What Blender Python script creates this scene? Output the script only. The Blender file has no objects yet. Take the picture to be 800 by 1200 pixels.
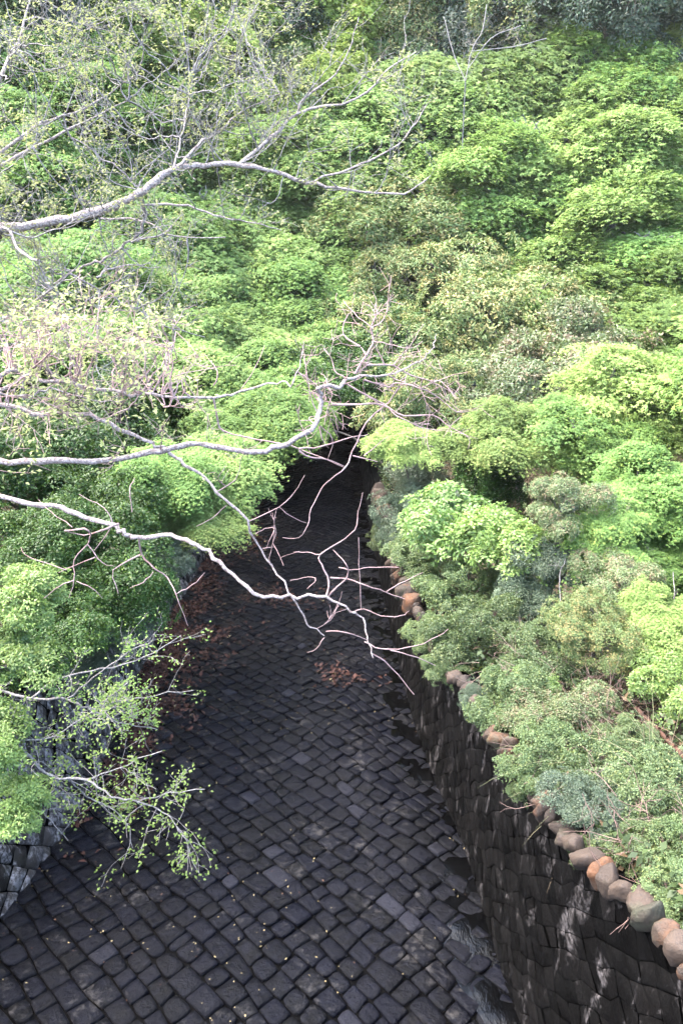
import bpy, math, random
import numpy as np
from mathutils import Vector, noise as mnoise

# ------------------------------------------------------------------ camera, world, sun, exposure
scene = bpy.context.scene
R = math.radians
PITCH = R(32.0)
F = 942.0                                   # focal length in pixels of the 800x1200 photograph
cam_d = bpy.data.cameras.new("camera"); cam = bpy.data.objects.new("camera", cam_d)
scene.collection.objects.link(cam); scene.camera = cam
cam.location = (0, 0, 0); cam.rotation_euler = (R(90) - PITCH, 0, 0)
cam_d.sensor_fit = 'VERTICAL'; cam_d.sensor_height = 36.0; cam_d.lens = F / 1200 * 36.0
cam_d.clip_start = 0.1; cam_d.clip_end = 2000

world = bpy.data.worlds.new("World"); scene.world = world; world.use_nodes = True
wn = world.node_tree; wn.nodes.clear()
wo = wn.nodes.new('ShaderNodeOutputWorld'); bg = wn.nodes.new('ShaderNodeBackground')
sky = wn.nodes.new('ShaderNodeTexSky'); sky.sky_type = 'NISHITA'; sky.sun_disc = False
SUN_EL, SUN_AZ = R(58), R(-60)              # azimuth measured from +Y (view direction) towards +X
sky.sun_elevation = SUN_EL; sky.sun_rotation = SUN_AZ
sky.air_density = 1.0; sky.dust_density = 3.5; sky.ozone_density = 1.0
wn.links.new(sky.outputs[0], bg.inputs[0]); bg.inputs[1].default_value = 0.145
wn.links.new(bg.outputs[0], wo.inputs[0])
sun_d = bpy.data.lights.new("sun", 'SUN'); sun_d.energy = 1.1; sun_d.angle = R(80); sun_d.color = (1, .95, .87)
sun = bpy.data.objects.new("sun", sun_d); scene.collection.objects.link(sun)
sdir = Vector((math.sin(SUN_AZ) * math.cos(SUN_EL), math.cos(SUN_AZ) * math.cos(SUN_EL), math.sin(SUN_EL)))
sun.rotation_euler = (-sdir).to_track_quat('-Z', 'Y').to_euler(); sun.location = (0, 0, 30)
scene.view_settings.view_transform = 'Standard'; scene.view_settings.look = 'None'
scene.view_settings.exposure = 3.8; scene.view_settings.gamma = 1.0
scene.render.engine = 'CYCLES'
scene.cycles.use_denoising = True
scene.cycles.max_bounces = 6; scene.cycles.diffuse_bounces = 4; scene.cycles.glossy_bounces = 2
scene.cycles.transmission_bounces = 4; scene.cycles.sample_clamp_indirect = 8

# ------------------------------------------------------------------ helpers
rng = np.random.default_rng(7)
rnd = random.Random(7)
col = scene.collection

def ray(u, v):
    a = (u - 400) / F; b = (600 - v) / F
    return np.array([a, math.cos(PITCH) + b * math.sin(PITCH), -math.sin(PITCH) + b * math.cos(PITCH)])
def P(u, v, z):                             # world point at a depth along the optical axis
    return ray(u, v) * z

SL = math.tan(R(17.0)); H0 = 9.25
def floorz(y): return -H0 - SL * y
def on_floor(u, v):
    d = ray(u, v); t = -H0 / (d[2] + SL * d[1]); return d * t
RB = [(676, 1330), (602, 1180), (570, 1075), (540, 975), (495, 875), (474, 800), (453, 715), (440, 650), (430, 600), (424, 555), (416, 525), (408, 500)]
LB = [(-185, 1330), (-75, 1190), (0, 1080), (95, 950), (132, 868), (160, 800), (192, 735), (225, 680), (262, 620), (290, 572), (318, 530), (335, 500)]
rp = np.array([on_floor(*p) for p in RB]); lp = np.array([on_floor(*p) for p in LB])
def _edge(tab):
    ys, xs = tab[:, 1], tab[:, 0]
    def f(y):
        y = np.asarray(y, float)
        r = np.interp(y, ys, xs)
        lo = xs[0] + (y - ys[0]) * (xs[1] - xs[0]) / (ys[1] - ys[0]) * .25
        return np.where(y < ys[0], lo, r)
    return f
_xr, _xl = _edge(rp), _edge(lp)
def smooth_f(f):
    def g(y):
        y = np.asarray(y, float)
        return (f(y - 1.2) + 2 * f(y) + f(y + 1.2) + f(y - .5) * 2 + f(y + .5) * 2) / 8
    return g
xr, xl = smooth_f(_xr), smooth_f(_xl)
YEND = 62.0
HL, BR, BL = 2.7, .04, .22
def hr(y): return np.interp(y, [1, 3.5, 5.5, 10, 14, 30], [4.4, 4.0, 3.4, 2.75, 2.4, 2.2])   # the wall top falls less steeply than the bed         # wall heights and batters
def sstep(a, b, x):
    t = np.clip((np.asarray(x, float) - a) / (b - a), 0, 1); return t * t * (3 - 2 * t)
def nz(x, y, s=1.0, o=0.0):
    return mnoise.noise(Vector((x * s + o, y * s - o, o * .37)))
def bank(x, y, right):
    far = np.maximum(0, np.asarray(y, float) - 30)
    rise = np.where(far < 22, .022 * far ** 2, .022 * 22 ** 2 + .95 * (far - 22))
    z = floorz(y) + rise
    if right:
        d = np.maximum(0, x - (xr(y) + 5.5)); return z + hr(y) - .25 + .22 * d
    d = np.maximum(0, (xl(y) - 2.5) - x); return z + HL - .25 + .45 * np.minimum(d, 25) + .1 * d
def ground(x, y):
    if x > float(xr(y)): return float(bank(x, y, True))
    if x < float(xl(y)): return float(bank(x, y, False))
    if y < YEND: return float(floorz(y))
    return float(.5 * (bank(x, y, True) + bank(x, y, False)))
def shoulder(x, y):                         # bank level, carried across the channel
    return float(bank(x, y, x > .5 * float(xl(y) + xr(y))))
def march(u, v, h):                         # where the ray through a pixel passes h metres above the ground
    d = ray(u, v); t = 26.0 if h > 5.2 else 3.0
    while t < 150:
        p = d * t
        if p[2] < shoulder(p[0], p[1]) + h: return p, t
        t += .1
    return d * 150, 150

def mesh_obj(name, verts, faces, mat, parent=None, smooth=False, loc=(0, 0, 0)):
    me = bpy.data.meshes.new(name)
    me.from_pydata([tuple(map(float, v)) for v in verts], [], faces)
    me.validate(); me.update()
    if smooth: me.shade_smooth()
    me.materials.append(mat)
    o = bpy.data.objects.new(name, me); col.objects.link(o); o.location = loc
    if parent is not None: o.parent = parent
    return o
def np_mesh(name, V, Fq, mat, attrs=None, smooth=False):
    """V (n,3), Fq (m,k) same-size polygons, attrs {name: per-face floats}"""
    me = bpy.data.meshes.new(name)
    V = np.asarray(V, np.float32); Fq = np.asarray(Fq, np.int32); k = Fq.shape[1]
    me.vertices.add(len(V)); me.vertices.foreach_set('co', V.ravel())
    me.loops.add(Fq.size); me.loops.foreach_set('vertex_index', Fq.ravel())
    me.polygons.add(len(Fq)); me.polygons.foreach_set('loop_start', np.arange(0, Fq.size, k, dtype=np.int32))
    try: me.polygons.foreach_set('loop_total', np.full(len(Fq), k, np.int32))
    except Exception: pass
    if smooth: me.polygons.foreach_set('use_smooth', np.ones(len(Fq), bool))
    me.update(calc_edges=True)
    for n, a in (attrs or {}).items():
        at = me.attributes.new(n, 'FLOAT', 'FACE'); at.data.foreach_set('value', np.asarray(a, np.float32))
    me.materials.append(mat)
    return me
def link(name, me, parent=None, loc=(0, 0, 0)):
    o = bpy.data.objects.new(name, me); col.objects.link(o); o.location = loc
    if parent is not None: o.parent = parent
    return o
def empty(name, loc=(0, 0, 0), rz=0.0):
    o = bpy.data.objects.new(name, None); col.objects.link(o); o.location = loc
    o.rotation_euler = (0, 0, rz); o.empty_display_size = .2
    return o
def tag(o, label=None, cat=None, group=None, kind=None):
    if label: o['label'] = label
    if cat: o['category'] = cat
    if group: o['group'] = group
    if kind: o['kind'] = kind
    return o

# ------------------------------------------------------------------ materials
class NT:
    def __init__(s, name):
        s.m = bpy.data.materials.new(name); s.m.use_nodes = True; s.t = s.m.node_tree; s.t.nodes.clear()
        s.out = s.n('ShaderNodeOutputMaterial')
    def n(s, typ, **kw):
        nd = s.t.nodes.new(typ)
        for k, v in kw.items(): setattr(nd, k, v)
        return nd
    def set(s, nd, key, val):
        if isinstance(val, bpy.types.NodeSocket): s.t.links.new(val, nd.inputs[key])
        else: nd.inputs[key].default_value = val
    def noise(s, scale, detail=4, rough=.55, vec=None, dist=0):
        nd = s.n('ShaderNodeTexNoise'); s.set(nd, 'Scale', scale); s.set(nd, 'Detail', detail); s.set(nd, 'Roughness', rough); s.set(nd, 'Distortion', dist)
        if vec is not None: s.set(nd, 'Vector', vec)
        return nd.outputs[0]
    def ramp(s, fac, stops):
        nd = s.n('ShaderNodeValToRGB'); s.set(nd, 0, fac); cr = nd.color_ramp
        while len(cr.elements) < len(stops): cr.elements.new(.5)
        for e, (p, c) in zip(cr.elements, stops):
            e.position = p; e.color = (c, c, c, 1) if isinstance(c, (int, float)) else (*c, 1)
        return nd.outputs[0]
    def mix(s, fac, a, b, mode='MIX'):
        nd = s.n('ShaderNodeMix', data_type='RGBA', blend_type=mode)
        s.set(nd, 0, fac)
        for k, v in ((6, a), (7, b)): s.set(nd, k, v if isinstance(v, bpy.types.NodeSocket) else (*v, 1))
        return nd.outputs[2]
    def math(s, op, a, b=0.0):
        nd = s.n('ShaderNodeMath', operation=op); s.set(nd, 0, a); s.set(nd, 1, b); return nd.outputs[0]
    def attr(s, name):
        return s.n('ShaderNodeAttribute', attribute_name=name).outputs['Fac']
    def pos(s, scale=None, obj=False):
        o = s.n('ShaderNodeTexCoord').outputs['Object'] if obj else s.n('ShaderNodeNewGeometry').outputs['Position']
        if scale is None: return o
        m = s.n('ShaderNodeMapping'); s.set(m, 'Vector', o); m.inputs['Scale'].default_value = scale; return m.outputs[0]
    def bump(s, h, strength=.5, dist=.02):
        b = s.n('ShaderNodeBump'); s.set(b, 'Height', h); s.set(b, 'Strength', strength); s.set(b, 'Distance', dist); return b.outputs[0]
    def pbr(s, base, rough=.8, spec=.5, normal=None):
        p = s.n('ShaderNodeBsdfPrincipled'); s.set(p, 'Base Color', base if isinstance(base, bpy.types.NodeSocket) else (*base, 1))
        s.set(p, 'Roughness', rough); s.set(p, 'Specular IOR Level', spec)
        if normal is not None: s.set(p, 'Normal', normal)
        return p.outputs[0]
    def done(s, sh): s.t.links.new(sh, s.out.inputs[0]); return s.m

def leaf_mat(name, dark, light, young=None, trans=.4, rough=.5, spec=.3, vary=.25):
    t = NT(name)
    c = t.mix(t.attr('tint'), dark, light)
    if young: c = t.mix(t.attr('young'), c, young)
    oi = t.n('ShaderNodeObjectInfo').outputs['Random']
    hs = t.n('ShaderNodeHueSaturation'); t.set(hs, 'Color', c)
    t.set(hs, 'Value', t.math('ADD', t.math('MULTIPLY', oi, vary * 2), 1 - vary))
    t.set(hs, 'Hue', t.math('ADD', t.math('MULTIPLY', t.math('FRACT', t.math('MULTIPLY', oi, 7.3)), .016), .492))
    c = hs.outputs[0]
    p = t.pbr(c, rough, spec)
    tr = t.n('ShaderNodeBsdfTranslucent'); t.set(tr, 'Color', t.mix(.2, c, (.20, .30, .04), 'MIX'))
    m = t.n('ShaderNodeMixShader'); t.set(m, 0, trans); t.t.links.new(p, m.inputs[1]); t.t.links.new(tr.outputs[0], m.inputs[2])
    return t.done(m.outputs[0])

M = {}
M['maple'] = leaf_mat('maple_leaf', (0.1207, 0.2024, 0.0529), (0.2185, 0.3128, 0.0943), (0.3105, 0.3795, 0.1207), trans=.42, rough=.6, spec=.2)
M['green_maple'] = leaf_mat('deep_maple_leaf', (0.0781, 0.1560, 0.0384), (0.1573, 0.2520, 0.0672), (0.2566, 0.3456, 0.0778), trans=.40, rough=.6, spec=.2)
M['gold'] = leaf_mat('fresh_yellow_leaf', (0.17, 0.25, 0.05), (0.29, 0.37, 0.085), (0.37, 0.41, 0.11), trans=.45, rough=.6, spec=.2)
M['olive'] = leaf_mat('evergreen_leaf', (0.0728, 0.1098, 0.0381), (0.1456, 0.2038, 0.0650), (0.2766, 0.2195, 0.0874), trans=.2, rough=.5, spec=.25)
M['dark'] = leaf_mat('dark_needle_leaf', (.022, .04, .024), (.055, .085, .05), (.13, .19, .08), trans=.15, rough=.5, spec=.4)
M['camellia'] = leaf_mat('glossy_leaf', (0.0132, 0.0346, 0.0067), (0.0347, 0.0799, 0.0151), (0.0918, 0.1534, 0.0202), trans=.2, rough=.45, spec=.25)
M['shrub'] = leaf_mat('grey_green_leaf', (0.0568, 0.0917, 0.0357), (0.1206, 0.1701, 0.0687), (0.1955, 0.2221, 0.0741), trans=.3, rough=.5, spec=.35)
M['slate'] = leaf_mat('slate_green_leaf', (0.033, 0.055, 0.033), (0.077, 0.110, 0.066), (0.121, 0.154, 0.083), trans=.2, rough=.5, spec=.4)
M['broad'] = leaf_mat('broad_leaf', (0.0745, 0.1440, 0.0338), (0.1619, 0.2520, 0.0634), (0.2364, 0.3120, 0.0778), trans=.35, rough=.42, spec=.4)
M['bronze'] = leaf_mat('bronze_leaf', (0.0706, 0.1098, 0.0437), (0.1355, 0.1882, 0.0762), (0.2195, 0.1490, 0.0952), trans=.25, rough=.45, spec=.4)
M['bud'] = leaf_mat('unfolding_bud_leaf', (.20, .23, .09), (.33, .35, .16), None, trans=.45, rough=.6, spec=.2)
M['sapling'] = leaf_mat('sapling_leaf', (0.108, 0.180, 0.041), (0.216, 0.300, 0.081), None, trans=.45, rough=.55, spec=.25)
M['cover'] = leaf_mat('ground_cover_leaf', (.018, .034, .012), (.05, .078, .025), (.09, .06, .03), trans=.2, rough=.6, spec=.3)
M['litter'] = leaf_mat('dead_leaf', (.024, .011, .008), (.072, .032, .020), (.15, .115, .06), trans=.05, rough=.7, spec=.2)
M['straw'] = leaf_mat('dry_blade', (.12, .20, .08), (.34, .30, .18), (.40, .30, .20), trans=.2, rough=.6, spec=.2)
M['deadtwig'] = leaf_mat('dead_twig', (.07, .045, .038), (.19, .13, .11), None, trans=0, rough=.8, spec=.2)

def bark(name, c0, c1, patch=(.5, .47, .43), pr=.62, sc=1.0):
    t = NT(name); p = t.pos(obj=True)
    n1 = t.noise(5 * sc, 5, .6, p); n2 = t.noise(38 * sc, 4, .7, p)
    c = t.mix(t.ramp(n1, [(.3, 0.), (.7, 1.)]), c0, c1)
    c = t.mix(t.ramp(n2, [(pr - .12, 0.), (pr, .9)]), c, patch)
    return t.done(t.pbr(c, .85, .2, t.bump(n2, 1.0, .02)))
M['bark_pale'] = bark('pale_bark', (.10, .076, .068), (.25, .198, .182), (.38, .325, .305), .56)
M['twig_pink'] = bark('pinkish_twig_bark', (.19, .12, .11), (.35, .25, .24), (.40, .33, .32), .7)
M['bark_dark'] = bark('brown_bark', (.07, .055, .045), (.15, .125, .10), (.22, .21, .17), .6)
M['bark_grey'] = bark('grey_bark', (.10, .09, .085), (.20, .18, .17), (.28, .27, .255), .6)

# wet dark paving
t = NT('wet_paving_stone'); p = t.pos()
big = t.noise(.5, 4, .6, p); mid = t.noise(3.2, 5, .6, p); fine = t.noise(26, 5, .65, p)
tint = t.attr('tint')
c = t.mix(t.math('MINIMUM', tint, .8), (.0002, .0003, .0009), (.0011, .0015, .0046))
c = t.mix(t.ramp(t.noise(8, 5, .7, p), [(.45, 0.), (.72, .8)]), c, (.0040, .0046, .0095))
c = t.mix(t.ramp(t.math('MULTIPLY', t.noise(1.1, 3, .6, p), t.noise(9, 4, .7, p)), [(.31, 0.), (.40, .85)]), c, (.032, .030, .029))
c = t.mix(t.ramp(tint, [(.965, 0.), (.975, .75)]), c, (.012, .0125, .018))
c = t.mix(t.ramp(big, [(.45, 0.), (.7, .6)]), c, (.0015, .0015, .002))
rgh = t.ramp(t.math('ADD', t.math('MULTIPLY', big, .6), t.math('MULTIPLY', mid, .4)), [(.36, .28), (.64, .6)])
M['paver'] = t.done(t.pbr(c, rgh, .12, t.bump(t.math('ADD', t.noise(7, 6, .75, p), t.math('MULTIPLY', fine, .3)), .8, .06)))
t = NT('joint_silt'); p = t.pos(); n = t.noise(4, 5, .6, p)
M['joint'] = t.done(t.pbr(t.mix(t.ramp(n, [(.4, 0.), (.7, 1.)]), (.0002, .0002, .0003), (.0009, .0008, .0008)), .8, .05, t.bump(t.noise(30, 3, .6, p), .5, .02)))
t = NT('flowing_water'); p = t.pos((3.0, 1.3, 3.0))
w = t.math('ADD', t.noise(2.2, 4, .65, p, .8), t.math('MULTIPLY', t.noise(11, 3, .6, p, .5), .35))
M['water'] = t.done(t.pbr((.0006, .0006, .0007), .04, .16, t.bump(w, .35, .03)))

def wall_mat(name, dark, mid_, pale, amt, moss=None):
    t = NT(name); p = t.pos(); st = t.pos((2.1, 2.1, .75))
    n1 = t.noise(2.2, 5, .62, p); n2 = t.noise(14, 5, .7, p); streak = t.noise(1.5, 6, .68, st, .6)
    c = t.mix(t.attr('tint'), dark, mid_)
    c = t.mix(t.ramp(n2, [(.5, 0.), (.8, .5)]), c, mid_)
    f = t.math('MULTIPLY', t.ramp(streak, [(amt, 0.), (amt + .12, 1.)]), t.ramp(n2, [(.42, .05), (.58, 1.)]))
    c = t.mix(f, c, pale)
    if moss: c = t.mix(t.ramp(t.noise(.9, 4, .6, p), [(.5, 0.), (.68, .7)]), c, moss)
    return t.done(t.pbr(c, t.ramp(n1, [(.35, .4), (.6, .8)]), .08, t.bump(t.math('ADD', n2, n1), .5, .03)))
M['wall_dark'] = wall_mat('damp_wall_stone', (.0004, .0004, .0004), (.0042, .0038, .0037), (.085, .078, .078), .56)
M['wall_pale'] = wall_mat('lichened_wall_stone', (.014, .012, .010), (.05, .043, .038), (.27, .245, .235), .44, (.02, .024, .013))
t = NT('coping_boulder'); p = t.pos(); oi = t.n('ShaderNodeObjectInfo').outputs['Random']
n1 = t.noise(3.0, 5, .6, p); n2 = t.noise(22, 5, .7, p)
c = t.mix(t.ramp(oi, [(.0, 0.), (1., 1.)]), (.016, .0105, .0075), (.050, .034, .024))
c = t.mix(t.ramp(t.math('MULTIPLY', n1, t.math('ADD', t.math('FRACT', t.math('MULTIPLY', oi, 5.7)), .5)), [(.62, 0.), (.82, .8)]), c, (.10, .043, .018))
c = t.mix(t.ramp(n2, [(.5, 0.), (.75, .6)]), c, (.03, .026, .022))
c = t.mix(t.ramp(t.noise(1.6, 4, .6, p), [(.55, 0.), (.68, .7)]), c, (.045, .05, .03))
M['boulder'] = t.done(t.pbr(c, .75, .35, t.bump(t.math('ADD', n1, t.math('MULTIPLY', n2, .4)), .8, .05)))
t = NT('forest_soil'); p = t.pos(); n1 = t.noise(1.2, 5, .6, p); n2 = t.noise(9, 5, .7, p)
c = t.mix(t.ramp(n1, [(.35, 0.), (.65, 1.)]), (.014, .017, .008), (.045, .034, .022))
c = t.mix(t.ramp(n2, [(.45, 0.), (.7, .8)]), c, (.10, .075, .05))
M['soil'] = t.done(t.pbr(c, .95, .15, t.bump(n2, .8, .08)))
t = NT('rusted_iron'); p = t.pos(); n = t.noise(14, 5, .7, p)
M['rust'] = t.done(t.pbr(t.mix(t.ramp(n, [(.35, 0.), (.65, 1.)]), (.018, .010, .007), (.065, .028, .016)), .85, .3, t.bump(n, .5, .01)))

# ------------------------------------------------------------------ tubes and leaves
class Tubes:
    def __init__(s): s.V = []; s.F = []; s.n = 0
    def add(s, pts, rad, sides=6):
        pts = np.asarray(pts, float); rad = np.asarray(rad, float); k = len(pts)
        if k < 2: return
        tan = np.gradient(pts, axis=0); tan /= np.linalg.norm(tan, axis=1)[:, None] + 1e-9
        ref = np.array([0, 0, 1.]) if abs(tan[0][2]) < .9 else np.array([1., 0, 0])
        a = np.linspace(0, 2 * np.pi, sides, endpoint=False); ca, sa = np.cos(a), np.sin(a)
        for i in range(k):
            x = np.cross(ref, tan[i]); x /= np.linalg.norm(x) + 1e-9; y = np.cross(tan[i], x); ref = y
            ref = np.cross(tan[i], x)
            ring = pts[i] + rad[i] * (ca[:, None] * x + sa[:, None] * y)
            s.V.append(ring); ref = np.cross(tan[i], x) * 1.0
            ref = y
        for i in range(k - 1):
            b = s.n + i * sides
            for j in range(sides):
                j2 = (j + 1) % sides
                s.F.append((b + j, b + j2, b + sides + j2, b + sides + j))
        s.n += k * sides
    def mesh(s, name, mat, attrs=False):
        V = np.concatenate(s.V)
        return np_mesh(name, V, s.F, mat, {'tint': rng.random(len(s.F)), 'young': np.zeros(len(s.F))} if attrs else None, smooth=True)

def smooth_poly(pts, sub=4):
    pts = np.asarray(pts, float); n = len(pts)
    if n < 3: 
        t = np.linspace(0, 1, 4)[:, None]; return pts[0] * (1 - t) + pts[-1] * t
    ext = np.vstack([2 * pts[0] - pts[1], pts, 2 * pts[-1] - pts[-2]]); out = []
    for i in range(n - 1):
        p0, p1, p2, p3 = ext[i:i + 4]
        for t in np.linspace(0, 1, sub, endpoint=False):
            out.append(.5 * ((2 * p1) + (-p0 + p2) * t + (2 * p0 - 5 * p1 + 4 * p2 - p3) * t * t + (-p0 + 3 * p1 - 3 * p2 + p3) * t ** 3))
    out.append(pts[-1]); return np.array(out)
def norm(a): return a / (np.linalg.norm(a, axis=-1, keepdims=True) + 1e-9)
def leaves(pos, nrm, dire, L, W, tint, young, star=False, g=rng):
    n = len(pos); nrm = norm(nrm); dire = norm(dire - (dire * nrm).sum(1)[:, None] * nrm)
    side = np.cross(nrm, dire); L = np.broadcast_to(L, n)[:, None]; W = np.broadcast_to(W, n)[:, None]
    Vs, T, Y = [], [], []
    angs = (-.95, 0, .95) if star else (0,)
    for a in angs:
        d = dire * math.cos(a) + side * math.sin(a); sd = -dire * math.sin(a) + side * math.cos(a)
        k = 1 if a == 0 else .8
        q = np.stack([pos, pos + d * L * .45 * k + sd * W * .5 + nrm * W * .15, pos + d * L * k - nrm * L * .12, pos + d * L * .45 * k - sd * W * .5 + nrm * W * .15], 1)
        Vs.append(q); T.append(tint); Y.append(young)
    V = np.concatenate(Vs).reshape(-1, 3)
    return V, np.arange(len(V)).reshape(-1, 4), np.concatenate(T), np.concatenate(Y)

def curve_pts(a, b, n, bend, g):
    a = np.asarray(a, float); b = np.asarray(b, float); t = np.linspace(0, 1, n)[:, None]
    L = np.linalg.norm(b - a); off = g.normal(0, 1, 3) * bend * L
    p = a + (b - a) * t + off * np.sin(np.pi * t)
    p[1:-1] += g.normal(0, .02 * L, (n - 2, 3))
    return p

# species: unit-radius crowns, built once and shared
def crown_mesh(name, seed, mat, rz=.75, lobes=17, lobe_r=(.22, .50), sprays=330, spray_r=.17, per=120, L=.055, W=.03,
               flat=.55, droop=.35, star=False, youngf=.2, drop=.45, nj=.45, upb=.25, tier=.85, arm=.3, stray=.28):
    g = np.random.default_rng(seed)
    C, Rr = [], []
    for i in range(lobes):
        a = g.uniform(0, 2 * np.pi); rr = math.sqrt(g.uniform(0, 1)) * .86; h = g.uniform(-.45, .8) * math.sqrt(max(.05, 1 - rr * rr))
        C.append((math.cos(a) * rr, math.sin(a) * rr, h * rz)); Rr.append(g.uniform(*lobe_r))
    C = np.array(C); Rr = np.array(Rr)
    sp, sn, inner = [], [], []
    tries = 0
    while len(sp) < sprays and tries < sprays * 6:
        tries += 1
        i = g.integers(lobes); d = g.normal(0, 1, 3); d[2] += .45; d /= np.linalg.norm(d)
        if d[2] < -.35 and g.random() < .7: continue
        q = C[i] + d * Rr[i] * g.uniform(.72, 1.08) * np.array([1, 1, rz * tier])
        dd = np.linalg.norm((q - C) / np.array([1, 1, rz * tier]), axis=1) / Rr; dd[i] = 9
        if dd.min() < .7 and g.random() < .85: continue
        if g.random() < stray: q = C[i] + (q - C[i]) * g.uniform(1.1, 1.65) * np.array([1, 1, .8])
        if mnoise.noise(Vector(q * 3.1) + Vector((seed * 1.7, 0, 0))) < -.20: continue
        n = d * (1 - flat) + np.array([0, 0, 1.]) * flat + g.normal(0, .12, 3)
        sp.append(q); sn.append(n / np.linalg.norm(n))
    sp, sn = np.array(sp), np.array(sn); ns = len(sp)
    sr = spray_r * g.uniform(.6, 1.35, ns); st = g.uniform(0, 1, ns); sy = g.random(ns) ** 2
    cnt = np.maximum(8, (per * (sr / spray_r) ** 2 * g.uniform(.6, 1.1, ns)).astype(int))
    idx = np.repeat(np.arange(ns), cnt); N = len(idx)
    n = sn[idx]; ref = np.where(np.abs(n[:, 2:3]) < .95, np.array([[0, 0, 1.]]), np.array([[1., 0, 0]]))
    x = norm(np.cross(ref, n)); y = np.cross(n, x)
    a = g.uniform(0, 2 * np.pi, N); el = g.uniform(.55, 1, ns)[idx]; ea = g.uniform(0, 6.28, ns)[idx]
    rr = np.sqrt(g.random(N)) * (1 + arm * np.sin(a * 5 + ea) + .2 * np.sin(a * 9 + 2 * ea))
    ar = a + ea * 0
    px, py = np.cos(ar) * rr, np.sin(ar) * rr * el
    s = sr[idx]
    pos = sp[idx] + (x * px[:, None] + y * py[:, None]) * s[:, None]
    zoff = -droop * s * rr ** 2 + g.normal(0, .10, N) * s
    pos = pos + n * (zoff * .6)[:, None]; pos[:, 2] += zoff * .4
    out = x * px[:, None] + y * py[:, None] + g.normal(0, .45, (N, 3))
    nn = n + g.normal(0, nj, (N, 3)) + np.array([0, 0, upb])
    tint = np.clip(.55 * st[idx] + .45 * g.random(N), 0, 1)
    young = np.clip((sy[idx] * .7 + .3 * g.random(N)) * (rr > .45) * (g.random(N) < youngf + .5 * sy[idx] * youngf * 2), 0, 1)
    V, Fq, T, Y = leaves(pos, nn, out, L * g.uniform(.6, 1.25, N), W * g.uniform(.7, 1.2, N), tint, young, star, g)
    me = np_mesh(name, V, Fq, mat, {'tint': T, 'young': Y})
    # trunk with limbs reaching into the lobes
    tb = Tubes()
    base = np.array([0, 0, -.55 * rz]); tb.add(np.array([[.02, 0, -9], [0, .03, -4.5], [.01, 0, -1.8], [0, 0, -.9], base]), [.11, .10, .085, .07, .06], 8)
    for i in range(lobes):
        p = curve_pts(base + g.normal(0, .01, 3), C[i], 6, .1, g); tb.add(p, np.linspace(.04, .014, 6), 6)
        near = np.argsort(np.linalg.norm(sp - C[i], axis=1))[:9]
        for k in near: tb.add(curve_pts(C[i], sp[k] - sn[k] * .02, 5, .1, g), np.linspace(.011, .003, 5), 4)
    return me, tb

SPEC = {
 'maple':    dict(mat='maple', bark='bark_grey', n=3, rz=.72, sprays=640, spray_r=.21, per=105, L=.046, W=.018, flat=.8, droop=.35, star=True, youngf=.30, nj=.34, tier=.6, arm=.5),
 'green_maple': dict(mat='green_maple', bark='bark_grey', n=3, rz=.78, sprays=640, spray_r=.21, per=105, L=.046, W=.018, flat=.8, droop=.4, star=True, youngf=.22, nj=.34, tier=.6, arm=.5),
 'gold':     dict(mat='gold', bark='bark_grey', n=2, rz=.8, sprays=560, spray_r=.17, per=110, L=.050, W=.019, flat=.45, droop=.6, star=True, youngf=.3, nj=.45),
 'olive':    dict(mat='olive', bark='bark_dark', n=3, rz=.85, lobes=18, sprays=720, spray_r=.12, per=85, L=.048, W=.019, flat=.25, droop=.2, youngf=.45, nj=.7),
 'dark':     dict(mat='dark', bark='bark_dark', n=2, rz=1.1, lobes=18, sprays=640, spray_r=.14, per=110, L=.045, W=.018, flat=.3, droop=.7, youngf=.1, nj=.6),
 'camellia': dict(mat='camellia', bark='bark_dark', n=3, rz=.8, lobes=16, sprays=620, spray_r=.14, per=85, L=.050, W=.026, flat=.3, droop=.25, youngf=.12, nj=.75),
 'shrub':    dict(mat='shrub', bark='deadtwig', n=3, rz=.65, lobes=18, lobe_r=(.2, .42), sprays=720, spray_r=.11, per=55, L=.050, W=.026, flat=.2, droop=.2, youngf=.25, nj=.8),
 'slate':    dict(mat='slate', bark='bark_grey', n=2, rz=.7, lobes=16, sprays=640, spray_r=.13, per=95, L=.045, W=.019, flat=.3, droop=.3, youngf=.2, nj=.8),
 'broad':    dict(mat='broad', bark='bark_grey', n=3, rz=.7, lobes=11, sprays=380, spray_r=.15, per=42, L=.085, W=.038, flat=.4, droop=.25, youngf=.3, nj=.45),
 'bronze':   dict(mat='bronze', bark='bark_grey', n=2, rz=.85, lobes=14, sprays=640, spray_r=.13, per=90, L=.045, W=.022, flat=.2, droop=.25, youngf=.5, nj=.8),
}
LIB = {}
for si, (k, s) in enumerate(SPEC.items()):
    kw = {a: b for a, b in s.items() if a not in ('mat', 'bark', 'n')}
    LIB[k] = []
    for v in range(s['n']):
        me, tb = crown_mesh(k + '_crown', 100 * si + v, M[s['mat']], **kw)
        tm = tb.mesh(k + '_trunk', M[s['bark']], attrs=s['bark'] == 'deadtwig')
        LIB[k].append((me, tm))
NAMES = {'maple': 'maple_tree', 'green_maple': 'maple_tree', 'gold': 'broadleaf_tree', 'olive': 'evergreen_tree', 'dark': 'conifer_tree', 'camellia': 'camellia_bush',
         'shrub': 'flowering_shrub', 'slate': 'evergreen_shrub', 'broad': 'broadleaf_shrub', 'bronze': 'bronze_leaved_tree'}
CATS = {'maple': 'tree', 'green_maple': 'tree', 'gold': 'tree', 'olive': 'tree', 'dark': 'tree', 'camellia': 'bush', 'shrub': 'shrub', 'slate': 'shrub', 'broad': 'shrub', 'bronze': 'tree'}
used = {}
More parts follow.
